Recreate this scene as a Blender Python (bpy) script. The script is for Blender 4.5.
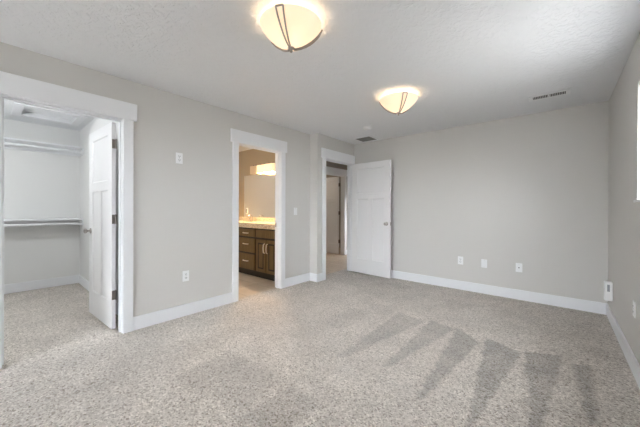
import bpy, bmesh, math, random
from mathutils import Vector, Matrix
random.seed(4)
S = bpy.context.scene
for o in list(bpy.data.objects): bpy.data.objects.remove(o)
COL = S.collection
R = math.radians

# ------------------------------------------------------------------ camera
cd = bpy.data.cameras.new('camera'); cam = bpy.data.objects.new('camera', cd); COL.objects.link(cam)
cd.sensor_width = 36; cd.lens = 281.96 / 640 * 36
cd.shift_y = -4.26 / 640
cd.clip_start = 0.02
cam.location = (0, 0, 1.1989)
_a, _b, _r = R(40.322), R(-0.0875), R(0.1615)
_d = Vector((-math.sin(_a)*math.cos(_b), math.cos(_a)*math.cos(_b), math.sin(_b)))
_rt = Vector((math.cos(_a), math.sin(_a), 0)); _up = _rt.cross(_d)
_R = math.cos(_r)*_rt + math.sin(_r)*_up; _U = -math.sin(_r)*_rt + math.cos(_r)*_up
cam.rotation_euler = Matrix((_R, _U, -_d)).transposed().to_euler()
S.camera = cam

# ------------------------------------------------------------------ exposure, sky
S.view_settings.view_transform = 'Standard'; S.view_settings.look = 'None'
S.view_settings.gamma = 1; S.view_settings.use_curve_mapping = False
S.view_settings.exposure = 0.50
W = bpy.data.worlds.new('sky'); S.world = W; W.use_nodes = True
bg = W.node_tree.nodes['Background']
SKY, SKY_SIDE = 12.6, 1.15
_tc = W.node_tree.nodes.new('ShaderNodeTexCoord'); _sp = W.node_tree.nodes.new('ShaderNodeSeparateXYZ')
_rp = W.node_tree.nodes.new('ShaderNodeValToRGB'); _mr = W.node_tree.nodes.new('ShaderNodeMapRange')
_mr.inputs['From Min'].default_value = -0.06; _mr.inputs['From Max'].default_value = 0.06
W.node_tree.links.new(_tc.outputs['Generated'], _sp.inputs[0]); W.node_tree.links.new(_sp.outputs['Z'], _mr.inputs[0])
W.node_tree.links.new(_mr.outputs[0], _rp.inputs[0]); 
_br = W.node_tree.nodes.new('ShaderNodeMath'); _br.operation = 'MULTIPLY_ADD'      # the sky is brighter on the side of the right-hand window
_br.inputs[1].default_value = SKY_SIDE * SKY; _br.inputs[2].default_value = SKY
W.node_tree.links.new(_sp.outputs['X'], _br.inputs[0]); W.node_tree.links.new(_br.outputs[0], bg.inputs[1])
W.node_tree.links.new(_rp.outputs[0], bg.inputs[0])
_rp.color_ramp.elements[0].color = (0.17, 0.17, 0.165, 1); _rp.color_ramp.elements[1].color = (0.89, 0.94, 1.0, 1)   # ground below, overcast sky above
LAMP_W = 1.15          # bedroom ceiling lamps
CLOSET_W = 24.0
BATH_W = 54.0
BATH_FILL_W = 14.0
FAR_FILL_W = 12.0

# room dimensions
H = 2.44
XL, XR, YB, XD, YJ, YF = -3.186, 0.425, 4.570, -3.022, 3.491, -4.00
TH = 0.12
CX0, CY0, CY1 = -5.88, -0.95, 0.955            # walk-in closet
BX0, BY0, BY1 = -5.75, 1.075, 3.56             # bathroom
HX0, HY0, HY1 = -4.26, 3.68, 7.0               # hall

def portal(name, loc, rot, sx, sy):
    l = bpy.data.lights.new(name, 'AREA'); l.shape = 'RECTANGLE'; l.size = sx; l.size_y = sy
    l.cycles.is_portal = True
    o = bpy.data.objects.new(name, l); COL.objects.link(o); o.location = loc; o.rotation_euler = rot
W1 = (1.90, 3.00, 1.25, 2.10)                  # window in the right wall: y0 y1 z0 z1
W2 = (-2.75, -0.25, 0.15, 2.25)                # added window in the unseen front wall, lets in fill light: x0 x1 z0 z1
W3 = (-4.10, -3.30, 0.30, 1.55)                # added window at the unseen end of the hall, to light it
portal('window_daylight', ((W3[0]+W3[1])/2, HY1+0.14, (W3[2]+W3[3])/2), (R(-90), 0, 0), W3[1]-W3[0], W3[3]-W3[2])
portal('window_daylight', (XR+0.14, (W1[0]+W1[1])/2, (W1[2]+W1[3])/2), (0, R(90), 0), W1[3]-W1[2], W1[1]-W1[0])
portal('window_daylight', ((W2[0]+W2[1])/2, YF-0.14, (W2[2]+W2[3])/2), (R(90), 0, 0), W2[1]-W2[0], W2[3]-W2[2])

def point(name, loc, w, col, rad, parent=None):
    l = bpy.data.lights.new(name, 'POINT'); l.energy = w; l.color = col; l.shadow_soft_size = rad
    o = bpy.data.objects.new(name, l); COL.objects.link(o); o.location = loc
    if parent: o.parent = parent
    return o

# ------------------------------------------------------------------ materials
def mat(name, base, rough=0.5, metal=0.0, **kw):
    m = bpy.data.materials.new(name); m.use_nodes = True
    b = m.node_tree.nodes['Principled BSDF']
    b.inputs['Base Color'].default_value = (*base, 1); b.inputs['Roughness'].default_value = rough
    b.inputs['Metallic'].default_value = metal
    for k, v in kw.items(): b.inputs[k].default_value = v
    return m
def N(m, t, **kw):
    n = m.node_tree.nodes.new(t)
    for k, v in kw.items(): setattr(n, k, v)
    return n
def Lk(m, a, b): m.node_tree.links.new(a, b)
def pbsdf(m): return m.node_tree.nodes['Principled BSDF']
def coords(m): return N(m, 'ShaderNodeTexCoord').outputs['Object']
def bump(m, sock, strength, dist):
    b = N(m, 'ShaderNodeBump'); b.inputs['Strength'].default_value = strength; b.inputs['Distance'].default_value = dist
    Lk(m, sock, b.inputs['Height']); Lk(m, b.outputs[0], pbsdf(m).inputs['Normal'])
def noise(m, scale, detail=2, rough=0.5, vec=None):
    n = N(m, 'ShaderNodeTexNoise'); n.inputs['Scale'].default_value = scale
    n.inputs['Detail'].default_value = detail; n.inputs['Roughness'].default_value = rough
    Lk(m, vec or coords(m), n.inputs['Vector']); return n.outputs['Fac']
def ramp(m, sock, stops):
    r = N(m, 'ShaderNodeValToRGB'); e = r.color_ramp.elements
    while len(e) < len(stops): e.new(0.5)
    for el, (p, c) in zip(e, stops): el.position = p; el.color = (*c, 1)
    Lk(m, sock, r.inputs[0]); return r.outputs[0]

def paint(name, base, rough, bs=0.15, sc=90):
    m = mat(name, base, rough); bump(m, noise(m, sc, 3), bs, 0.002); return m
M = {}
M['wall'] = paint('wall_paint', (0.645, 0.630, 0.605), 0.55)
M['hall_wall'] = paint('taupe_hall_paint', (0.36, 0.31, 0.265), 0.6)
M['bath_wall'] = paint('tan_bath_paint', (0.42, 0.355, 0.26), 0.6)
M['closet_wall'] = paint('closet_wall_paint', (0.80, 0.80, 0.79), 0.6)
M['trim'] = mat('white_trim_paint', (0.86, 0.87, 0.89), 0.38)
M['door'] = mat('white_door_paint', (0.86, 0.86, 0.865), 0.4)
M['white'] = mat('white_plastic', (0.88, 0.885, 0.89), 0.38)
M['grey_plastic'] = mat('grey_plastic', (0.33, 0.35, 0.38), 0.4)
M['slot'] = mat('dark_slot', (0.03, 0.03, 0.03), 0.6)
M['nickel'] = mat('satin_nickel', (0.46, 0.43, 0.40), 0.32, 1.0)
M['pull'] = mat('bright_nickel', (0.86, 0.80, 0.70), 0.35, 0.55)
M['bronze'] = mat('dark_hinge_metal', (0.20, 0.18, 0.16), 0.38, 1.0)
M['chrome'] = mat('brushed_strap_metal', (0.42, 0.39, 0.35), 0.45, 1.0)
M['mirror'] = mat('mirror_silver', (0.88, 0.89, 0.88), 0.02, 1.0)
M['vent_dark'] = mat('vent_grey', (0.20, 0.20, 0.19), 0.5)

m = M['ceiling'] = mat('ceiling_knockdown', (0.83, 0.84, 0.855), 0.8)
v = coords(m)
vo = N(m, 'ShaderNodeTexNoise'); vo.inputs['Scale'].default_value = 26; vo.inputs['Detail'].default_value = 3; vo.inputs['Distortion'].default_value = 0.6
Lk(m, v, vo.inputs['Vector'])
rr = ramp(m, vo.outputs['Fac'], [(0.44, (0, 0, 0)), (0.58, (1, 1, 1))])
bump(m, rr, 0.55, 0.005)

# carpet: speckled cut pile, vacuum strokes lay the nap in wedges
def carpet():
    m = mat('speckled_carpet', (0.4, 0.36, 0.3), 0.95)
    P = pbsdf(m); P.inputs['Specular IOR Level'].default_value = 0.1
    P.inputs['Sheen Weight'].default_value = 0.15
    v = coords(m)
    vor = N(m, 'ShaderNodeTexVoronoi'); vor.inputs['Scale'].default_value = 120; Lk(m, v, vor.inputs['Vector'])
    sep = N(m, 'ShaderNodeSeparateColor'); Lk(m, vor.outputs['Color'], sep.inputs[0])
    tuft = N(m, 'ShaderNodeMath', operation='ADD'); Lk(m, sep.outputs[0], tuft.inputs[0])
    nz = N(m, 'ShaderNodeMath', operation='MULTIPLY_ADD'); Lk(m, noise(m, 38, 3, 0.6, v), nz.inputs[0]); nz.inputs[1].default_value = 0.8; nz.inputs[2].default_value = -0.4
    Lk(m, nz.outputs[0], tuft.inputs[1]); fine = tuft.outputs[0]
    col = ramp(m, fine, [(0.0, (0.29, 0.25, 0.21)), (0.16, (0.46, 0.41, 0.36)), (0.45, (0.60, 0.545, 0.49)), (0.80, (0.68, 0.625, 0.57)), (1.0, (0.84, 0.785, 0.72))])
    # wobble the position a little so that stroke edges are not ruler straight
    wn = N(m, 'ShaderNodeTexNoise'); wn.inputs['Scale'].default_value = 14; wn.inputs['Detail'].default_value = 3
    Lk(m, v, wn.inputs['Vector'])
    w2 = N(m, 'ShaderNodeVectorMath', operation='SUBTRACT'); Lk(m, wn.outputs['Color'], w2.inputs[0]); w2.inputs[1].default_value = (0.5, 0.5, 0.5)
    w3 = N(m, 'ShaderNodeVectorMath', operation='SCALE'); Lk(m, w2.outputs[0], w3.inputs[0]); w3.inputs['Scale'].default_value = 0.07
    w4 = N(m, 'ShaderNodeVectorMath', operation='ADD'); Lk(m, v, w4.inputs[0]); Lk(m, w3.outputs[0], w4.inputs[1])
    pos = w4.outputs[0]
    def math_(op, a, b=None, clamp=False):
        n = N(m, 'ShaderNodeMath', operation=op); n.use_clamp = clamp
        for i, x in enumerate((a, b)):
            if x is None: continue
            if isinstance(x, (int, float)): n.inputs[i].default_value = x
            else: Lk(m, x, n.inputs[i])
        return n.outputs[0]
    def poly(pts, soft=0.03):
        ar = sum(pts[i][0]*pts[(i+1) % len(pts)][1] - pts[(i+1) % len(pts)][0]*pts[i][1] for i in range(len(pts)))
        if ar < 0: pts = pts[::-1]
        acc = None
        for i, (x0, y0) in enumerate(pts):
            x1, y1 = pts[(i+1) % len(pts)]
            L = math.hypot(x1-x0, y1-y0); n = (-(y1-y0)/L, (x1-x0)/L, 0)
            dt = N(m, 'ShaderNodeVectorMath', operation='DOT_PRODUCT'); Lk(m, pos, dt.inputs[0]); dt.inputs[1].default_value = n
            s = math_('SUBTRACT', dt.outputs['Value'], n[0]*x0 + n[1]*y0)
            s = math_('DIVIDE', s, soft)
            acc = s if acc is None else math_('MINIMUM', acc, s)
        return math_('ADD', acc, 0.5, True)
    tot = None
    for pts, k, soft in STROKES_AND_AREAS:
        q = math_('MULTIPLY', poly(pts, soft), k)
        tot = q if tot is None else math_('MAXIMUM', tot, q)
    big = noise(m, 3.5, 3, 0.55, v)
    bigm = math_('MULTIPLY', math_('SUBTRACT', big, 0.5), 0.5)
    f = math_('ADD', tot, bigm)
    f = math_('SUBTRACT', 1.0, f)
    mul = N(m, 'ShaderNodeMix', data_type='RGBA', blend_type='MULTIPLY'); mul.inputs[0].default_value = 1
    cb = N(m, 'ShaderNodeCombineColor')
    for i in range(3): Lk(m, f, cb.inputs[i])
    Lk(m, col, mul.inputs[6]); Lk(m, cb.outputs[0], mul.inputs[7])
    Lk(m, mul.outputs[2], P.inputs['Base Color'])
    bump(m, fine, 0.5, 0.006)
    return m
STROKES_AND_AREAS = [
    # dark-laid wedges left between the strokes of the cleaner, then two broad darker areas, plan view in metres
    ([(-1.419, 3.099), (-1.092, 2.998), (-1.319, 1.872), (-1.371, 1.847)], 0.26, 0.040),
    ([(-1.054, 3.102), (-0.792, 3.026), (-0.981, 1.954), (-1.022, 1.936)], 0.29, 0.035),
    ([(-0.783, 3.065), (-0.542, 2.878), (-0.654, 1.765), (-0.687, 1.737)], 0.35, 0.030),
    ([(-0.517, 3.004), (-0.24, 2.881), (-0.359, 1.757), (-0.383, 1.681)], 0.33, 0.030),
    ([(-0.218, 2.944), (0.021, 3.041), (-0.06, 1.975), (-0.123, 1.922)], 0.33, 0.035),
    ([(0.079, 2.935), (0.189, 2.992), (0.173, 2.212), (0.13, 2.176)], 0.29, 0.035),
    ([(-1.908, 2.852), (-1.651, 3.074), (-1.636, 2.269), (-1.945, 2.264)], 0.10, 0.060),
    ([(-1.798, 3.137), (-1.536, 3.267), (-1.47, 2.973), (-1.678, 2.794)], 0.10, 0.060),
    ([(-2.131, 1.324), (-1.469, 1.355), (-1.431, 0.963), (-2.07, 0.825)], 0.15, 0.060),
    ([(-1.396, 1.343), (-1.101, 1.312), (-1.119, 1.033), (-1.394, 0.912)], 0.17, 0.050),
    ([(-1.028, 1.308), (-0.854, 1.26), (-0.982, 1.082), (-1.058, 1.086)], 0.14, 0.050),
    ([(-3.1, 5.2), (0.6, 5.2), (0.6, 3.15), (-1.2, 3.2), (-3.1, 3.9)], 0.06, 0.35),  # broad soft darker band across the back
    ([(-3.1, 0.95), (-2.3, 1.05), (-1.9, -0.4), (-3.1, -0.4)], 0.12, 0.35),  # broad soft darker area at the front left
]
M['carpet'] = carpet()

m = M['vinyl'] = mat('tan_vinyl_plank', (0.45, 0.34, 0.24), 0.35)
br = N(m, 'ShaderNodeTexBrick'); br.inputs['Scale'].default_value = 1.0
br.inputs['Brick Width'].default_value = 1.1; br.inputs['Row Height'].default_value = 0.16; br.inputs['Mortar Size'].default_value = 0.003
br.inputs['Color1'].default_value = (0.66, 0.53, 0.40, 1); br.inputs['Color2'].default_value = (0.58, 0.45, 0.33, 1); br.inputs['Mortar'].default_value = (0.2, 0.14, 0.09, 1)
Lk(m, coords(m), br.inputs['Vector']); Lk(m, br.outputs['Color'], pbsdf(m).inputs['Base Color'])
m = M['tile'] = mat('beige_bath_tile', (0.5, 0.42, 0.33), 0.35)
br = N(m, 'ShaderNodeTexBrick'); br.inputs['Scale'].default_value = 1.0
br.inputs['Brick Width'].default_value = 0.46; br.inputs['Row Height'].default_value = 0.46; br.inputs['Mortar Size'].default_value = 0.004; br.offset = 0
br.inputs['Color1'].default_value = (0.66, 0.58, 0.49, 1); br.inputs['Color2'].default_value = (0.57, 0.49, 0.40, 1); br.inputs['Mortar'].default_value = (0.33, 0.28, 0.22, 1)
Lk(m, coords(m), br.inputs['Vector'])
mx = N(m, 'ShaderNodeMix', data_type='RGBA', blend_type='MULTIPLY'); mx.inputs[0].default_value = 0.5
Lk(m, br.outputs['Color'], mx.inputs[6]); Lk(m, ramp(m, noise(m, 5, 5, 0.6), [(0.3, (0.6, 0.58, 0.55)), (0.7, (1, 1, 1))]), mx.inputs[7])
Lk(m, mx.outputs[2], pbsdf(m).inputs['Base Color'])
m = M['granite'] = mat('speckled_granite', (0.7, 0.6, 0.45), 0.18)
Lk(m, ramp(m, noise(m, 45, 4, 0.75), [(0.32, (0.30, 0.20, 0.12)), (0.42, (0.66, 0.53, 0.37)), (0.55, (0.86, 0.77, 0.62)), (0.75, (0.92, 0.87, 0.77))]), pbsdf(m).inputs['Base Color'])
m = M['cabinet'] = mat('dark_stained_wood', (0.10, 0.06, 0.03), 0.5)
mp = N(m, 'ShaderNodeMapping'); mp.inputs['Scale'].default_value = (1, 1, 0.08); Lk(m, coords(m), mp.inputs[0])
Lk(m, ramp(m, noise(m, 60, 4, 0.6, mp.outputs[0]), [(0.3, (0.11, 0.070, 0.026)), (0.7, (0.20, 0.130, 0.052))]), pbsdf(m).inputs['Base Color'])
M['cabinet_dark'] = mat('dark_cabinet_frame', (0.016, 0.011, 0.007), 0.45)
M['glaze'] = mat('dark_glaze_groove', (0.014, 0.009, 0.006), 0.45)

def shade_mat(name, col, emit, thru=0.3):
    m = bpy.data.materials.new(name); m.use_nodes = True; nt = m.node_tree; nt.nodes.clear()
    out = nt.nodes.new('ShaderNodeOutputMaterial')
    d = nt.nodes.new('ShaderNodeBsdfDiffuse'); d.inputs[0].default_value = (*col, 1)
    t = nt.nodes.new('ShaderNodeBsdfTranslucent'); t.inputs[0].default_value = (*col, 1)
    g = nt.nodes.new('ShaderNodeBsdfGlossy'); g.inputs['Roughness'].default_value = 0.25
    a = nt.nodes.new('ShaderNodeMixShader'); a.inputs[0].default_value = thru
    b = nt.nodes.new('ShaderNodeMixShader'); b.inputs[0].default_value = 0.04
    nt.links.new(d.outputs[0], a.inputs[1]); nt.links.new(t.outputs[0], a.inputs[2])
    nt.links.new(a.outputs[0], b.inputs[1]); nt.links.new(g.outputs[0], b.inputs[2])
    last = b.outputs[0]
    if emit:
        e = nt.nodes.new('ShaderNodeEmission'); e.inputs[0].default_value = (*col, 1); e.inputs[1].default_value = emit
        ad = nt.nodes.new('ShaderNodeAddShader'); nt.links.new(last, ad.inputs[0]); nt.links.new(e.outputs[0], ad.inputs[1]); last = ad.outputs[0]
    nt.links.new(last, out.inputs[0]); return m
M['bowl_glass'] = shade_mat('lit_cream_glass', (0.92, 0.77, 0.59), 0.28, 0.10)
M['shade_lit'] = shade_mat('lit_white_glass', (0.95, 0.80, 0.56), 0.50, 0.0015)
M['shade_off'] = shade_mat('unlit_frosted_glass', (0.80, 0.70, 0.55), 0.0)
m = M['pane'] = mat('window_glass', (1, 1, 1), 0.0, 0.0); pbsdf(m).inputs['Transmission Weight'].default_value = 1.0; pbsdf(m).inputs['IOR'].default_value = 1.02

# ------------------------------------------------------------------ mesh helpers
class MB:
    def __init__(s): s.bm = bmesh.new()
    def box(s, x0, x1, y0, y1, z0, z1):
        vs = [s.bm.verts.new((x, y, z)) for x in (x0, x1) for y in (y0, y1) for z in (z0, z1)]
        for f in ((0, 1, 3, 2), (4, 6, 7, 5), (0, 4, 5, 1), (2, 3, 7, 6), (0, 2, 6, 4), (1, 5, 7, 3)):
            s.bm.faces.new([vs[i] for i in f])
        return s
    def quad(s, *pts):
        s.bm.faces.new([s.bm.verts.new(p) for p in pts]); return s
    def lathe(s, prof, n=32, org=(0, 0, 0), axis='z'):
        rings = []
        for r, h in prof:
            ring = []
            for k in range(n if r > 1e-6 else 1):
                a = 2*math.pi*k/n; c, d = r*math.cos(a), r*math.sin(a)
                p = {'z': (c, d, h), 'x': (h, c, d), 'y': (d, h, c)}[axis]
                ring.append(s.bm.verts.new([p[i]+org[i] for i in range(3)]))
            rings.append(ring)
        for a, b in zip(rings, rings[1:]):
            for k in range(n):
                q = [a[k % len(a)], a[(k+1) % len(a)], b[(k+1) % len(b)], b[k % len(b)]]
                u = []
                [u.append(x) for x in q if x not in u]
                if len(u) > 2: s.bm.faces.new(u)
        return s
    def cyl(s, org, r, h0, h1, axis='z', n=24):
        return s.lathe([(0, h0), (r, h0), (r, h1), (0, h1)], n, org, axis)
    def tube(s, pts, r, n=8, closed=False):
        pts = [Vector(p) for p in pts]; rings = []; L = len(pts)
        for i, p in enumerate(pts):
            t = ((pts[(i+1) % L] if closed or i < L-1 else p) - (pts[i-1] if closed or i > 0 else p)).normalized()
            u = t.orthogonal() if i == 0 else (pu - t*pu.dot(t))
            u.normalize(); pu = u; w = t.cross(u)
            rings.append([s.bm.verts.new(p + r*(math.cos(2*math.pi*k/n)*u + math.sin(2*math.pi*k/n)*w)) for k in range(n)])
        for i in range(L if closed else L-1):
            a, b = rings[i], rings[(i+1) % L]
            for k in range(n): s.bm.faces.new((a[k], a[(k+1) % n], b[(k+1) % n], b[k]))
        if not closed: s.bm.faces.new(rings[0][::-1]); s.bm.faces.new(rings[-1])
        return s
    def build(s, name, m, parent=None, smooth=False, bev=0.0, loc=None):
        bmesh.ops.recalc_face_normals(s.bm, faces=s.bm.faces)
        me = bpy.data.meshes.new(name); s.bm.to_mesh(me); s.bm.free()
        o = bpy.data.objects.new(name, me); COL.objects.link(o)
        for x in (m if isinstance(m, list) else [m]): me.materials.append(x)
        if smooth:
            for p in me.polygons: p.use_smooth = True
            try: me.set_sharp_from_angle(angle=R(40))
            except Exception: pass
        if bev:
            b = o.modifiers.new('bevel', 'BEVEL'); b.width = bev; b.segments = 2; b.limit_method = 'ANGLE'
        if parent: o.parent = parent
        if loc: o.location = loc
        return o
def tag(o, label, cat, group=None):
    o['label'] = label; o['category'] = cat
    if group: o['group'] = group
    return o
def struct(o): o['kind'] = 'structure'; return o
def thing(name, label, cat, loc=(0, 0, 0), rot=(0, 0, 0), group=None):
    o = bpy.data.objects.new(name, None); COL.objects.link(o); o.location = loc; o.rotation_euler = rot
    o.empty_display_size = 0.05
    return tag(o, label, cat, group)
def copy_tree(o, parent=None):
    c = o.copy(); COL.objects.link(c)
    if parent: c.parent = parent
    for ch in list(o.children): copy_tree(ch, c)
    return c

# ------------------------------------------------------------------ shell
G = 0.018       # jamb thickness
def wall_y(x0, x1, y0, y1, holes, z1=H):       # wall running along y, holes (y0, y1, z0, z1)
    b = MB(); y = y0
    for h in sorted(holes):
        b.box(x0, x1, y, h[0], 0, z1)
        if h[2] > 0: b.box(x0, x1, h[0], h[1], 0, h[2])
        b.box(x0, x1, h[0], h[1], h[3], z1); y = h[1]
    return b.box(x0, x1, y, y1, 0, z1)
def wall_x(y0, y1, x0, x1, holes, z1=H):
    b = MB(); x = x0
    for h in sorted(holes):
        b.box(x, h[0], y0, y1, 0, z1)
        if h[2] > 0: b.box(h[0], h[1], y0, y1, 0, h[2])
        b.box(h[0], h[1], y0, y1, h[3], z1); x = h[1]
    return b.box(x, x1, y0, y1, 0, z1)
CL = (0.070, 0.832)       # clear openings along y
BT = (2.110, 2.835)
BD = (3.705, 4.517)
HD = (5.230, 5.990)
DZ = 2.045
def hole(o): return (o[0]-G, o[1]+G, 0, DZ+G)
MW = M['wall']
struct(wall_y(XL-TH, XL, YF-TH, YJ, [hole(CL), hole(BT)]).build('wall_left', MW))
struct(wall_y(XD-TH, XD, YJ, YB, [hole(BD)]).box(XL-TH, XD-TH, YJ, BY1, 0, H).build('wall_entry', MW))
struct(MB().box(XD-TH, XR+0.15, YB, YB+TH, 0, H).build('wall_back', MW))
struct(wall_y(XR, XR+0.15, YF-TH, YB+TH, [W1]).build('wall_right', MW))
struct(wall_x(YF-TH, YF, XL, XR, [W2]).build('wall_front', MW))
struct(MB().box(XL-TH, XR+0.15, YF-TH, YB+TH, H, H+0.1).build('ceiling', M['ceiling']))
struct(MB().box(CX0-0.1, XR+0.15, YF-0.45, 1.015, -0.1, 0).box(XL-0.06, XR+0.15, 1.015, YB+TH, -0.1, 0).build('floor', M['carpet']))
# closet shell
CW = M['closet_wall']
struct(MB().box(CX0-TH, CX0, CY0-TH, CY1, 0, H).build('wall_closet_far', CW))
struct(MB().box(CX0-TH, XL-TH, CY1, CY1+TH, 0, H).build('wall_closet_side', CW))
struct(MB().box(CX0, XL-TH, CY0-TH, CY0, 0, H).build('wall_closet_near', CW))
HT = (-5.41, -4.95, 0.285, 0.785)          # attic hatch opening
struct(MB().box(CX0-TH, HT[0], CY0-TH, CY1+TH, H, H+0.1).box(HT[1], XL-TH, CY0-TH, CY1+TH, H, H+0.1)
       .box(HT[0], HT[1], CY0-TH, HT[2], H, H+0.1).box(HT[0], HT[1], HT[3], CY1+TH, H, H+0.1).box(HT[0]-0.05, HT[1]+0.05, HT[2]-0.05, HT[3]+0.05, H+0.1, H+0.12).build('ceiling_closet', M['ceiling']))
# bathroom shell
struct(MB().box(BX0-TH, BX0, CY1+TH, BY1, 0, H).build('wall_bath_far', MW))
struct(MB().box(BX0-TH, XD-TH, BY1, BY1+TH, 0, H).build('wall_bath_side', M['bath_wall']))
struct(MB().box(BX0-TH, XL-TH, CY1+TH, BY1, H, H+0.1).build('ceiling_bath', M['ceiling']))
struct(MB().box(BX0-TH, XL-0.06, 1.015, BY1+0.06, -0.1, 0).build('floor_bath', M['tile']))
# hall and the room across it
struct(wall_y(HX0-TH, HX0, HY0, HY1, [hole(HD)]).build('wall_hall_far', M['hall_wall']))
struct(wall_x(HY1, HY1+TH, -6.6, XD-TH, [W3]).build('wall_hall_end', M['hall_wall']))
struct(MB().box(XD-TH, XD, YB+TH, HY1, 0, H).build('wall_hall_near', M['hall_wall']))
struct(MB().box(-6.6, -6.5, HY0, HY1, 0, H).build('wall_far_room', MW))
struct(MB().box(-6.6, BX0-TH, BY1, HY0, 0, H).build('wall_far_room_side', MW))
struct(MB().box(-6.6, XD, HY0, HY1+TH, H, H+0.1).box(XD, XD+0.001, YB+TH, HY1, H, H+0.1).build('ceiling_hall', M['ceiling']))
struct(MB().box(-6.6, XL-0.06, BY1+0.06, HY1+TH, -0.1, 0).box(XL-0.06, XD-0.05, YB+TH, HY1+TH, -0.1, 0).build('floor_hall', M['vinyl']))

# baseboards
BH, BTK = 0.132, 0.014
MT = M['trim']
def base_y(name, x, sx, segs):
    b = MB()
    for y0, y1 in segs:
        b.box(min(x, x+sx*BTK), max(x, x+sx*BTK), y0, y1, 0, BH)
    struct(b.build(name, MT, bev=0.003))
def base_x(name, y, sy, segs):
    b = MB()
    for x0, x1 in segs:
        b.box(x0, x1, min(y, y+sy*BTK), max(y, y+sy*BTK), 0, BH)
    struct(b.build(name, MT, bev=0.003))
CW_ = 0.088       # casing width
base_y('baseboard_left', XL, 1, [(YF, CL[0]-CW_), (CL[1]+CW_, BT[0]-CW_), (BT[1]+CW_, YJ)])
base_x('baseboard_jog', YJ, -1, [(XL+BTK, XD)])
base_y('baseboard_entry', XD, 1, [(YJ-BTK, BD[0]-CW_)])
base_x('baseboard_back', YB, -1, [(XD, XR)])
base_y('baseboard_right', XR, -1, [(YF, YB-BTK)])
base_x('baseboard_front', YF, 1, [(XL+BTK, XR-BTK)])
base_y('baseboard_closet_far', CX0, 1, [(CY0, CY1)])
base_x('baseboard_closet_side', CY1, -1, [(CX0+BTK, XL-TH)])
base_y('baseboard_bath_far', BX0, 1, [(CY1+TH, 3.0)])
base_y('baseboard_hall_far', HX0, 1, [(HY0, HD[0]-CW_), (HD[1]+CW_, HY1)])

# door casings: legs + header + jamb + stop
def casing(name, xw, op, xback, stop_x, right=True, leg_r=CW_, over=0.03, hend=None):
    # xw = room face of the wall, xback = other face; opening along y
    t = 0.018
    o = struct(MB().box(xw, xw+t, op[0]-CW_, op[0]-0.004, 0, DZ+0.006).box(xw, xw+t, op[1]+0.004, op[1]+leg_r, 0, DZ+0.006).build(name, MT, bev=0.002))
    MB().box(xw, xw+0.024, op[0]-CW_-over, hend or (op[1]+leg_r+over), DZ+0.006, DZ+0.170).build('header', MT, o, bev=0.002)
    MB().box(xback, xw, op[0]-G, op[0], 0, DZ).box(xback, xw, op[1], op[1]+G, 0, DZ).box(xback, xw, op[0]-G, op[1]+G, DZ, DZ+G).build('jamb', MT, o, bev=0.0015)
    MB().box(stop_x, stop_x+0.032, op[0], op[0]+0.011, 0, DZ-0.011).box(stop_x, stop_x+0.032, op[1]-0.011, op[1], 0, DZ-0.011).box(stop_x, stop_x+0.032, op[0], op[1], DZ-0.011, DZ).build('door_stop', MT, o, bev=0.0015)
    return o
c1 = casing('trim_1', XL, CL, XL-TH, XL-TH+0.042)
c2 = casing('trim_2', XL, BT, XL-TH, XL-TH+0.042)
MB().box(XL-TH+0.008, XL-TH+0.036, BT[1]-0.002, BT[1]+0.001, 0.92, 0.985).build('strike_plate', M['nickel'], c2)
c3 = casing('trim_3', XD, BD, XD-TH, XD-0.075, leg_r=YB-BD[1]-0.002, hend=YB-0.002)
c4 = casing('trim_4', HX0, HD, HX0-TH, HX0-TH+0.042)

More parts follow.
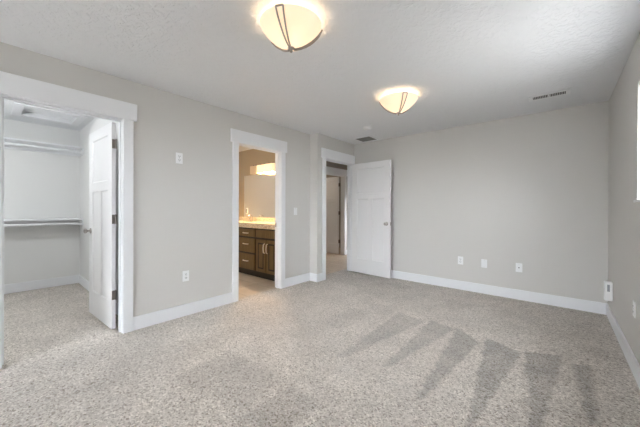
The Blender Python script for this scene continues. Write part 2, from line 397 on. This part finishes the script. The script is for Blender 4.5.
# door leaf: three-panel craftsman, built in local x (0 = hinge edge) and z, thickness in y
def door_leaf(name, Wd, loc, rot, hinge_y, swap_hinge=False):
    T = 0.035; z0, z1 = 0.016, DZ-0.004
    st = 0.118; ml = 0.085
    px = [(st, Wd-st)], [(st, Wd/2-ml/2), (Wd/2+ml/2, Wd-st)]
    rows = [(z0+0.26, z1-0.66, px[1]), (z1-0.565, z1-0.105, px[0])]
    b = MB()
    for ys, sgn in ((0.0, 1), (T, -1)):
        dep = ys + sgn*0.009
        zc = z0
        for za, zb, cells in rows:
            b.quad((0, ys, zc), (Wd, ys, zc), (Wd, ys, za), (0, ys, za))
            xs = 0
            for xa, xb in cells:
                b.quad((xs, ys, za), (xa, ys, za), (xa, ys, zb), (xs, ys, zb)); xs = xb
                i = 0.011
                A = [(xa, ys, za), (xb, ys, za), (xb, ys, zb), (xa, ys, zb)]
                B = [(xa+i, dep, za+i), (xb-i, dep, za+i), (xb-i, dep, zb-i), (xa+i, dep, zb-i)]
                for k in range(4): b.quad(A[k], A[(k+1) % 4], B[(k+1) % 4], B[k])
                b.quad(*B)
            b.quad((xs, ys, za), (Wd, ys, za), (Wd, ys, zb), (xs, ys, zb)); zc = zb
        b.quad((0, ys, zc), (Wd, ys, zc), (Wd, ys, z1), (0, ys, z1))
    b.quad((0, 0, z0), (0, T, z0), (0, T, z1), (0, 0, z1)).quad((Wd, 0, z0), (Wd, T, z0), (Wd, T, z1), (Wd, 0, z1))
    b.quad((0, 0, z0), (Wd, 0, z0), (Wd, T, z0), (0, T, z0)).quad((0, 0, z1), (Wd, 0, z1), (Wd, T, z1), (0, T, z1))
    bmesh.ops.remove_doubles(b.bm, verts=b.bm.verts, dist=1e-5)
    o = struct(b.build(name, M['door'], loc=loc)); o.rotation_euler = (0, 0, rot)
    kz = 0.945; kx = Wd-0.065
    for ys, sg in ((0, -1), (T, 1)):
        k = MB().lathe([(0.0, 0), (0.031, 0), (0.031, 0.005), (0.026, 0.009), (0.012, 0.011), (0.0105, 0.026), (0.017, 0.034), (0.026, 0.043), (0.0275, 0.052), (0.024, 0.060), (0.012, 0.065), (0, 0.066)], 24, axis='y')
        if sg < 0: bmesh.ops.scale(k.bm, vec=(1, -1, 1), verts=k.bm.verts)
        k.build('knob', M['nickel'], o, smooth=True, loc=(kx, ys, kz))
    MB().box(Wd-0.0005, Wd+0.0015, 0.006, T-0.006, kz-0.028, kz+0.028).build('latch_plate', M['nickel'], o)
    for hz in (0.345, 1.09, 1.83):
        h = MB().cyl((-0.003, hinge_y, hz), 0.007, -0.045, 0.045, n=12)
        h.cyl((-0.003, hinge_y, hz), 0.004, 0.045, 0.052, n=10)
        h.box(-0.0025, 0.0, 0.003, T-0.003, hz-0.045, hz+0.045)
        if hinge_y < T/2: h.box(-0.034, -0.003, hinge_y-0.001, hinge_y+0.001, hz-0.045, hz+0.045)
        else: h.box(-0.012, -0.003, hinge_y-0.0012, hinge_y+0.0012, hz-0.045, hz+0.045)
        h.build('hinge', M['bronze'], o, smooth=False)
    return o
# closet door: opened into the closet, its room-side face towards the bedroom
door_leaf('door_1', 0.755, (XL-TH-0.028, CL[1]-0.015, 0), R(180+2.5), 0.0)
# bedroom door: opened into the bedroom, almost against the back wall
door_leaf('door_2', 0.806, (XD+0.024, BD[1]-0.042, 0), R(-3.5), 0.0180)
# hall door
door_leaf('door_3', 0.755, (HX0-TH-0.028, HD[1]-0.015, 0), R(181.0), 0.0)

# windows
def window(name, axis, a0, a1, z0, z1, w_in, w_out):
    d = 1 if w_out > w_in else -1
    e = w_out - d*0.02
    f0, f1 = sorted((e-d*0.055, e))
    def bx(b, p0, p1, q0, q1, r0=f0, r1=f1):
        return b.box(r0, r1, p0, p1, q0, q1) if axis == 'y' else b.box(p0, p1, r0, r1, q0, q1)
    b = MB(); t = 0.045
    bx(b, a0, a1, z0, z0+t); bx(b, a0, a1, z1-t, z1); bx(b, a0, a0+t, z0+t, z1-t); bx(b, a1-t, a1, z0+t, z1-t)
    mid = (a0+a1)/2; bx(b, mid-0.025, mid+0.025, z0+t, z1-t)
    o = struct(b.build(name, M['trim'], bev=0.002))
    g = MB(); c = (f0+f1)/2
    bx(g, a0+t, mid-0.025, z0+t, z1-t, c-0.002, c+0.002); bx(g, mid+0.025, a1-t, z0+t, z1-t, c-0.002, c+0.002)
    g.build('pane', M['pane'], o)
    s = MB(); i0, i1 = sorted((w_in - d*0.02, f0 if d > 0 else f1))
    bx(s, a0+0.001, a1-0.001, z0+0.0005, z0+0.018, i0, i1)
    s.build('sill', M['trim'], o, bev=0.002)
    return o
window('window_1', 'y', W1[0], W1[1], W1[2], W1[3], XR, XR+0.15)
window('added_window_hall', 'x', W3[0], W3[1], W3[2], W3[3], HY1, HY1+TH)
window('added_window_front', 'x', W2[0], W2[1], W2[2], W2[3], YF, YF-TH)

# ------------------------------------------------------------------ ceiling lights
def ceiling_light(loc, a0, label, w, col=(1.0, 0.83, 0.60), group='cream glass ceiling lights'):
    t = thing('ceiling_light', label, 'ceiling light', (loc[0], loc[1], H), group=group)
    zr = -0.040
    MB().lathe([(0, 0), (0.075, 0), (0.075, -0.012), (0.02, -0.018), (0.012, -0.02), (0.012, -0.08), (0, -0.08)], 32).build('canopy', M['white'], t, smooth=True)
    prof = [(0.202*a, b) for a, b in ((1, 0), (0.965, -0.014), (0.885, -0.037), (0.77, -0.063), (0.63, -0.089), (0.47, -0.112), (0.30, -0.131), (0.13, -0.143), (0, -0.146))]
    sprof = prof[:-1] + [(0.012, -0.145)]
    MB().lathe([(r, z+zr) for r, z in prof], 48).build('glass_bowl', M['bowl_glass'], t, smooth=True)
    for k in range(3):
        a = R(a0 + 120*k); u = Vector((math.cos(a), math.sin(a), 0)); n = Vector((-u.y, u.x, 0))
        pts = []
        for i, (r, z) in enumerate(sprof):
            f = r/0.202
            pts.append((u*(r+0.009-0.006*f), z+zr-0.004, 0.004 + 0.019*f**1.2))
        left = [p + n*s + Vector((0, 0, z)) for p, z, s in pts]
        rightp = [p - n*s + Vector((0, 0, z)) for p, z, s in pts]
        st = MB().tube(left, 0.0052, 8).tube(rightp, 0.0052, 8).tube([left[0], rightp[0]], 0.0058, 8)
        st.build('strap', M['chrome'], t, smooth=True)
    MB().lathe([(0, -0.150), (0.016, -0.152), (0.024, -0.158), (0.024, -0.166), (0.010, -0.172), (0.008, -0.180), (0.011, -0.186), (0.006, -0.193), (0, -0.194)], 24, org=(0, 0, zr+0.021)).build('finial', M['chrome'], t, smooth=True)
    point('bulb', (0, 0, zr-0.085), w, col, 0.045, t)
    return t
ceiling_light((-1.350, 1.292), -64, 'cream glass bowl ceiling light with metal straps, the nearer one at the top edge', LAMP_W)
ceiling_light((-1.351, 2.919), -46, 'cream glass bowl ceiling light with metal straps, farther back near the open panelled door', LAMP_W)

# smoke detector
t = thing('smoke_detector', 'small round white smoke detector on the ceiling above the bedroom doorway', 'smoke detector', (-2.23, 3.73, H))
MB().lathe([(0, 0), (0.068, 0), (0.068, -0.010), (0.060, -0.012), (0.060, -0.026), (0.050, -0.036), (0, -0.038)], 32).build('housing', M['white'], t, smooth=True)
MB().lathe([(0, -0.0375), (0.012, -0.0375), (0.012, -0.041), (0, -0.0415)], 16).build('test_button', M['white'], t, smooth=True)

# square return grille
t = thing('ceiling_vent', 'square dark louvred return air grille in the ceiling beside the bedroom doorway', 'vent', (-2.612, 4.330, H))
MB().box(-0.165, 0.165, -0.16, -0.138, -0.010, 0).box(-0.165, 0.165, 0.138, 0.16, -0.010, 0).box(-0.165, -0.143, -0.138, 0.138, -0.010, 0).box(0.143, 0.165, -0.138, 0.138, -0.010, 0).build('frame', M['white'], t, bev=0.002)
MB().box(-0.143, 0.143, -0.138, 0.138, -0.002, -0.0005).build('duct_backing', M['slot'], t)
for k in range(13):
    y = -0.126 + k*0.021
    MB().quad((-0.143, y-0.007, -0.0025), (0.143, y-0.007, -0.0025), (0.143, y+0.006, -0.009), (-0.143, y+0.006, -0.009)).build('louvre', M['vent_dark'], t)
# long slotted register
t = thing('ceiling_register', 'long narrow white supply register with dark slots in the ceiling near the right wall', 'vent', (-0.090, 3.945, H), rot=(0, 0, 0))
fw, fd = 0.178, 0.075
MB().box(-fw, fw, -fd, -fd+0.024, -0.008, 0).box(-fw, fw, fd-0.024, fd, -0.008, 0).box(-fw, -fw+0.040, -fd+0.024, fd-0.024, -0.008, 0).box(fw-0.040, fw, -fd+0.024, fd-0.024, -0.008, 0).box(-0.007, 0.007, -fd+0.024, fd-0.024, -0.008, 0).build('frame', M['white'], t, bev=0.002)
MB().box(-fw+0.040, fw-0.040, -fd+0.024, fd-0.024, -0.002, -0.0005).build('duct_backing', M['slot'], t)
for s in (-1, 1):
    for k in range(9):
        x = s*(0.0140 + k*0.0144)
        MB().box(x-0.0022, x+0.0022, -fd+0.024, fd-0.024, -0.0075, -0.002).build('fin', M['white'], t)

# ------------------------------------------------------------------ wall plates
def plate(name, label, cat, loc, rotz, kind, group=None):
    # local: plate in xz plane, front towards -y
    t = thing(name, label, cat, loc, (0, 0, rotz), group)
    MB().box(-0.0365, 0.0365, -0.006, 0, -0.059, 0.059).build('cover_plate', M['white'], t, bev=0.0025)
    if kind == 'outlet':
        for dz in (-0.0205, 0.0205):
            r = MB().box(-0.017, 0.017, -0.0085, -0.006, dz-0.0145, dz+0.0145).build('receptacle', M['white'], t, bev=0.003)
            MB().box(-0.0095, -0.0055, -0.0090, -0.0084, dz-0.004, dz+0.007).box(0.0055, 0.0095, -0.0090, -0.0084, dz-0.004, dz+0.007).cyl((0, 0, dz-0.009), 0.003, -0.0090, -0.0084, 'y', 10).build('slots', M['slot'], r)
        MB().cyl((0, 0, 0), 0.003, -0.0075, -0.006, 'y', 12).build('screw', M['nickel'], t)
    elif kind == 'dark':
        MB().box(-0.0175, 0.0175, -0.0090, -0.006, -0.046, 0.046).build('receptacle', M['vent_dark'], t, bev=0.002)
    elif kind == 'switch':
        MB().quad((-0.0165, -0.0062, -0.033), (0.0165, -0.0062, -0.033), (0.0165, -0.0062, 0.033), (-0.0165, -0.0062, 0.033)).box(-0.0165, 0.0165, -0.0095, -0.0062, -0.033, 0.033).build('rocker', M['white'], t, bev=0.002)
        [MB().cyl((0, 0, q), 0.0025, -0.0072, -0.006, 'y', 10).build('screw', M['nickel'], t) for q in (0.048, -0.048)]
    elif kind == 'coax':
        MB().cyl((0, 0, 0), 0.0085, -0.010, -0.006, 'y', 6).build('nut', M['grey_plastic'], t)
        MB().cyl((0, 0, 0), 0.0055, -0.018, -0.010, 'y', 16).build('coax_jack', M['slot'], t)
        [MB().cyl((0, 0, q), 0.0025, -0.0072, -0.006, 'y', 10).build('screw', M['nickel'], t) for q in (0.042, -0.042)]
    elif kind == 'blank':
        [MB().cyl((0, 0, q), 0.0025, -0.0072, -0.006, 'y', 10).build('screw', M['nickel'], t) for q in (0.042, -0.042)]
    return t
LW, RW, BW = R(90), R(-90), 0.0
plate('wall_outlet', 'white wall outlet mounted high on the left wall between the two doorways', 'outlet', (XL, 1.360, 1.750), LW, 'outlet', 'wall outlets')
plate('wall_outlet', 'white wall outlet low on the left wall between closet and bathroom doorways', 'outlet', (XL, 1.434, 0.444), LW, 'outlet', 'wall outlets')
plate('light_switch', 'white rocker light switch on the left wall just right of bathroom doorway', 'light switch', (XL, 3.152, 1.158), LW, 'switch')
plate('wall_outlet', 'white wall outlet low on the back wall, leftmost of three plates', 'outlet', (-1.122, YB, 0.434), BW, 'outlet', 'wall outlets')
plate('blank_plate', 'plain white cover plate, middle of three low on the back wall', 'wall plate', (-0.812, YB, 0.428), BW, 'blank')
plate('cable_plate', 'white cable plate with dark centre jack, rightmost of three on back wall', 'wall plate', (-0.406, YB, 0.425), BW, 'coax')
plate('wall_outlet', 'white wall outlet low on the right wall near the right edge', 'outlet', (XR, 3.075, 0.470), RW, 'outlet', 'wall outlets')
t = thing('plug_in_unit', 'white plug-in unit on the right wall, low in the back right corner', 'plug-in unit', (XR, 4.20, 0.345))
MB().box(-0.062, 0, -0.02, 0.05, -0.098, 0.098).build('body', M['white'], t, bev=0.006)
MB().box(-0.042, -0.022, -0.0215, -0.0195, 0.000, 0.072).build('grille', M['grey_plastic'], t)

# ------------------------------------------------------------------ closet
def shelf(ztop, label, group):
    t = thing('closet_shelf', label, 'shelf', (CX0, 0, ztop), group='closet shelves')
    MB().box(0.0, 0.305, CY0, CY1, -0.019, 0).build('board', M['trim'], t, bev=0.002)
    MB().box(0.0, 0.018, CY0, CY1, -0.108, -0.019).build('back_cleat', M['trim'], t, bev=0.002)
    MB().box(0.018, 0.300, CY1-0.018, CY1, -0.108, -0.019).build('side_cleat', M['trim'], t, bev=0.002)
    MB().box(0.018, 0.300, CY0, CY0+0.018, -0.108, -0.019).build('side_cleat', M['trim'], t, bev=0.002)
    r = thing('closet_rod', label.replace('shelf', 'hanging rod').replace('board', 'rod'), 'rod', (CX0+0.27, 0, ztop-0.075), group='closet rods')
    MB().cyl((0, 0, 0), 0.0165, CY0+0.019, CY1-0.019, 'y', 20).build('pole', M['trim'], r, smooth=True)
    MB().cyl((0, 0, 0), 0.028, CY1-0.034, CY1-0.0185, 'y', 20).build('end_socket', M['white'], r, smooth=True)
    MB().cyl((0, 0, 0), 0.028, CY0+0.0185, CY0+0.034, 'y', 20).build('end_socket', M['white'], r, smooth=True)
    return t, r
s, r = shelf(2.135, 'upper white closet shelf', None)
s['label'] = 'upper white closet shelf high on the far closet wall, near the ceiling'
r['label'] = 'upper white hanging rod under the high closet shelf'
s, r = shelf(1.040, 'lower white closet shelf', None)
s['label'] = 'lower white closet shelf at waist height on the far closet wall'
r['label'] = 'lower white hanging rod under the waist-high closet shelf'
t = thing('attic_hatch', 'white framed attic access hatch recessed in the closet ceiling', 'hatch', ((HT[0]+HT[1])/2, (HT[2]+HT[3])/2, H))
hx, hy = (HT[1]-HT[0])/2, (HT[3]-HT[2])/2; e = 0.085
MB().box(-hx-e, hx+e, -hy-e, -hy, -0.016, 0).box(-hx-e, hx+e, hy, hy+e, -0.016, 0).box(-hx-e, -hx, -hy, hy, -0.016, 0).box(hx, hx+e, -hy, hy, -0.016, 0).build('frame', M['trim'], t, bev=0.002)
MB().box(-hx+0.010, hx-0.010, -hy+0.010, hy-0.010, 0.040, 0.055).build('panel', M['trim'], t)
t = thing('closet_lamp', 'bare white bulb hanging on a short stem in the closet, out of the picture', 'pendant lamp', (-4.2, -0.50, H))
MB().lathe([(0, 0), (0.06, 0), (0.06, -0.015), (0.008, -0.02), (0.008, -0.30), (0.022, -0.31), (0.022, -0.345), (0, -0.345)], 24).build('stem', M['white'], t, smooth=True)
bm_ = bpy.data.materials.new('glowing_bulb'); bm_.use_nodes = True; bm_.node_tree.nodes.clear()
_e = bm_.node_tree.nodes.new('ShaderNodeEmission'); _e.inputs[0].default_value = (0.95, 0.98, 1.0, 1); _e.inputs[1].default_value = CLOSET_W / (4 * math.pi**2 * 0.055**2)
_o = bm_.node_tree.nodes.new('ShaderNodeOutputMaterial'); bm_.node_tree.links.new(_e.outputs[0], _o.inputs[0])
MB().lathe([(0.055*math.sin(R(a)), -0.40+0.055*math.cos(R(a))) for a in range(0, 181, 12)], 24).build('bulb', bm_, t, smooth=True)

# ------------------------------------------------------------------ bathroom
VX0, VX1, VY = -5.30, XL-TH-0.004, 3.000
CT, CB = 0.945, 0.862
t = thing('vanity_cabinet', 'dark brown bathroom vanity cabinet with drawers, doors and nickel pulls', 'cabinet', (0, 0, 0))
MB().box(VX0, VX1, VY+0.021, VY+0.040, 0.10, CB-0.001).box(VX0, VX0+0.018, VY+0.04, BY1-0.002, 0.10, CB-0.001).box(VX1-0.018, VX1, VY+0.04, BY1-0.002, 0.10, CB-0.001).box(VX0+0.018, VX1-0.018, VY+0.04, BY1-0.002, 0.10, 0.118).box(VX0+0.018, VX1-0.018, BY1-0.012, BY1-0.002, 0.118, CB-0.001).build('body', M['cabinet_dark'], t)
MB().box(VX0, VX1, VY+0.065, VY+0.085, 0, 0.10).build('toe_kick', M['cabinet_dark'], t)
def front(name, x0, x1, z0, z1, pull, panel):
    b = MB(); b.box(x0, x1, VY+0.002, VY+0.020, z0, z1)
    o = b.build(name, M['cabinet'], t, bev=0.004)
    if panel:
        rl = 0.056
        g = MB()          # dark glazed groove ring around a raised centre panel
        a0, a1, c0, c1 = x0+rl, x1-rl, z0+rl, z1-rl; gw = 0.024
        for q in ((a0, a1, c0, c0+gw), (a0, a1, c1-gw, c1), (a0, a0+gw, c0+gw, c1-gw), (a1-gw, a1, c0+gw, c1-gw)):
            g.box(q[0], q[1], VY+0.0005, VY+0.004, q[2], q[3])
        g.build('groove', M['glaze'], o)
    px, pz, vert = pull
    L = 0.05
    p = MB()
    if vert:
        p.tube([(px, VY+0.002, pz-L-0.028), (px, VY-0.022, pz-L-0.018), (px, VY-0.028, pz), (px, VY-0.022, pz+L+0.018), (px, VY+0.002, pz+L+0.028)], 0.0085, 10)
    elif px is not None:
        p.tube([(px-L-0.02, VY+0.002, pz), (px-L-0.01, VY-0.022, pz), (px, VY-0.028, pz), (px+L+0.01, VY-0.022, pz), (px+L+0.02, VY+0.002, pz)], 0.0085, 10)
    if vert or px is not None: p.build('pull', M['pull'], o, smooth=True)
    else: p.bm.free()
    return o
for x0, x1, pull in ((-4.505, -4.035, True),):
    front('drawer', x0, x1, 0.705, 0.835, ((x0+x1)/2-0.02, 0.765, False), False)
    front('drawer', x0, x1, 0.425, 0.672, ((x0+x1)/2-0.02, 0.570, False), False)
    front('drawer', x0, x1, 0.120, 0.392, ((x0+x1)/2-0.02, 0.270, False), False)
front('false_front', -4.000, -3.455, 0.705, 0.835, (None, 0, False), False)
front('door', -4.000, -3.735, 0.120, 0.672, (-3.766, 0.53, True), True)
front('door', -3.720, -3.455, 0.120, 0.672, (-3.690, 0.53, True), True)
front('false_front', -5.280, -4.540, 0.705, 0.835, (None, 0, False), False)
front('door', -5.280, -4.915, 0.115, 0.680, (-4.955, 0.53, True), True)
front('door', -4.905, -4.540, 0.115, 0.680, (-4.865, 0.53, True), True)
t = thing('countertop', 'speckled beige granite countertop on the dark bathroom vanity', 'countertop', (0, 0, 0))
SX, SY, SR = -4.74, 3.27, (0.22, 0.16)
b = MB()
bmv = b.bm
# slab with an oval sink cut-out
def slab(z):
    n = 48; inner = [bmv.verts.new((SX+SR[0]*math.cos(2*math.pi*k/n), SY+SR[1]*math.sin(2*math.pi*k/n), z)) for k in range(n)]
    x0, x1, y0, y1 = VX0-0.01, VX1, VY-0.03, BY1-0.002
    outer = []
    for k in range(n):
        a = 2*math.pi*k/n; c, d = math.cos(a), math.sin(a)
        tx = ((x1-SX)/c if c > 0 else (x0-SX)/c) if abs(c) > 1e-6 else 1e9
        ty = ((y1-SY)/d if d > 0 else (y0-SY)/d) if abs(d) > 1e-6 else 1e9
        q = min(tx, ty); outer.append(bmv.verts.new((SX+c*q, SY+d*q, z)))
    for k in range(n): bmv.faces.new((inner[k], inner[(k+1) % n], outer[(k+1) % n], outer[k]))
    corners = [(x0, y0), (x1, y0), (x1, y1), (x0, y1)]
    for cx, cy in corners:          # close the four corners
        best = None
        for k in range(n):
            p, q = outer[k].co, outer[(k+1) % n].co
            if (abs(p.x-cx) < 1e-5 or abs(p.y-cy) < 1e-5) and (abs(q.x-cx) < 1e-5 or abs(q.y-cy) < 1e-5) and not (abs(p.x-q.x) < 1e-5 or abs(p.y-q.y) < 1e-5):
                best = k
        if best is not None: bmv.faces.new((outer[best], outer[(best+1) % n], bmv.verts.new((cx, cy, z))))
    return inner
i1 = slab(CT); i2 = slab(CB)
for k in range(48): bmv.faces.new((i1[k], i1[(k+1) % 48], i2[(k+1) % 48], i2[k]))
x0, x1, y0, y1 = VX0-0.01, VX1, VY-0.03, BY1-0.002
for a, c in (((x0, y0), (x1, y0)), ((x1, y0), (x1, y1)), ((x1, y1), (x0, y1)), ((x0, y1), (x0, y0))):
    b.quad((*a, CB), (*c, CB), (*c, CT), (*a, CT))
b.build('slab', M['granite'], t)
MB().box(VX0-0.01, VX1, BY1-0.022, BY1-0.002, CT, CT+0.078).build('backsplash', M['granite'], t, bev=0.002)
k = MB().lathe([(1.0, 0), (0.94, -0.05), (0.78, -0.09), (0.45, -0.115), (0.1, -0.12), (0, -0.12)], 48)
bmesh.ops.scale(k.bm, vec=(SR[0], SR[1], 1), verts=k.bm.verts)
k.build('sink_basin', M['white'], t, smooth=True, loc=(SX, SY, CB))
t = thing('faucet', 'warm metal two-handle bathroom faucet standing on the granite counter', 'faucet', (SX, 3.475, CT+0.0005))
MB().cyl((0, 0, 0), 0.026, 0, 0.012).tube([(0, 0, 0.01), (0, 0, 0.075), (0, -0.015, 0.105), (0, -0.05, 0.12), (0, -0.09, 0.112), (0, -0.115, 0.09)], 0.0115, 12).build('spout', M['nickel'], t, smooth=True)
for s in (-1, 1):
    h = MB().lathe([(0, 0), (0.024, 0), (0.022, 0.012), (0.012, 0.022), (0.011, 0.05), (0.015, 0.058), (0.012, 0.066), (0, 0.068)], 20, org=(s*0.10, 0, 0))
    h.tube([(s*0.10, 0, 0.058), (s*0.135, -0.005, 0.064), (s*0.170, -0.008, 0.078)], 0.0065, 10).build('handle', M['nickel'], t, smooth=True)
t = thing('bathroom_mirror', 'large frameless mirror on the wall above the bathroom vanity', 'mirror', (-4.35, BY1, 1.46))
MB().box(-0.80, 0.86, -0.006, 0, -0.44, 0.435).build('glass', M['mirror'], t, bev=0.001)
o = plate('mirror_outlet', 'small outlet with grey face at the lower left edge of the bathroom mirror', 'outlet', (-5.045, BY1-0.006, 1.150), BW, 'dark')
t = thing('vanity_light', 'three-shade vanity light fixture glowing above the bathroom mirror', 'wall light', (-4.30, BY1, 2.00))
MB().box(-0.47, 0.40, -0.022, 0, -0.045, 0.025).build('back_plate', M['nickel'], t, bev=0.003)
MB().box(-0.47, 0.40, -0.118, -0.102, 0.043, 0.055).build('bar', M['nickel'], t, bev=0.003)
for k, xc in enumerate((-0.335, -0.095, 0.155)):
    w = (0.085, 0.110, 0.110)[k]
    MB().tube([(xc, -0.02, 0.0), (xc, -0.07, 0.03), (xc, -0.11, 0.048)], 0.007, 10).build('arm', M['nickel'], t, smooth=True)
    b = MB(); y0, y1, z0, z1 = -0.165, -0.055, -0.115, 0.042
    b.quad((xc-w, y0, z0), (xc+w, y0, z0), (xc+w, y0, z1), (xc-w, y0, z1)).quad((xc-w, y1, z0), (xc+w, y1, z0), (xc+w, y1, z1), (xc-w, y1, z1))
    b.quad((xc-w, y0, z0), (xc-w, y1, z0), (xc-w, y1, z1), (xc-w, y0, z1)).quad((xc+w, y0, z0), (xc+w, y1, z0), (xc+w, y1, z1), (xc+w, y0, z1))
    b.quad((xc-w, y0, z1), (xc+w, y0, z1), (xc+w, y1, z1), (xc-w, y1, z1))
    bmesh.ops.remove_doubles(b.bm, verts=b.bm.verts, dist=1e-5)
    b.build('shade', M['shade_off'] if k == 0 else M['shade_lit'], t)
    for s in (-1, 1):
        MB().lathe([(0, 0.055), (0.012, 0.055), (0.014, 0.064), (0.008, 0.072), (0, 0.074)], 12, org=(xc+s*w*0.5, -0.11, 0)).build('finial', M['bronze'], t, smooth=True)
    if k: point('bulb', (xc, -0.11, -0.05), BATH_W, (1.0, 0.66, 0.34), 0.03, t)

t = thing('bathroom_fill_lamp', 'added flush dome fill lamp on the bathroom ceiling, out of the picture', 'ceiling light', (-4.55, 1.75, H))  # added lamp, brightens the floor and the wall the mirror reflects
MB().lathe([(0, 0), (0.14, 0), (0.14, -0.02), (0.12, -0.055), (0.07, -0.08), (0, -0.088)], 32).build('dome', shade_mat('bath_fill_dome_glass', (1, 0.95, 0.88), 1.5), t, smooth=True)
point('bulb', (0, 0, -0.13), BATH_FILL_W, (1.0, 0.95, 0.88), 0.1, t)
# added lamp outside the picture, brightens the hall through the open door
t = thing('far_room_fill_lamp', 'added flush dome fill lamp on the unseen ceiling of the room across the hall', 'ceiling light', (-5.6, 5.0, H))
MB().lathe([(0, 0), (0.14, 0), (0.14, -0.02), (0.12, -0.055), (0.07, -0.08), (0, -0.088)], 32).build('dome', shade_mat('far_fill_dome_glass', (1, 0.9, 0.76), 1.5), t, smooth=True)
point('bulb', (0, 0, -0.13), FAR_FILL_W, (1.0, 0.86, 0.70), 0.1, t)
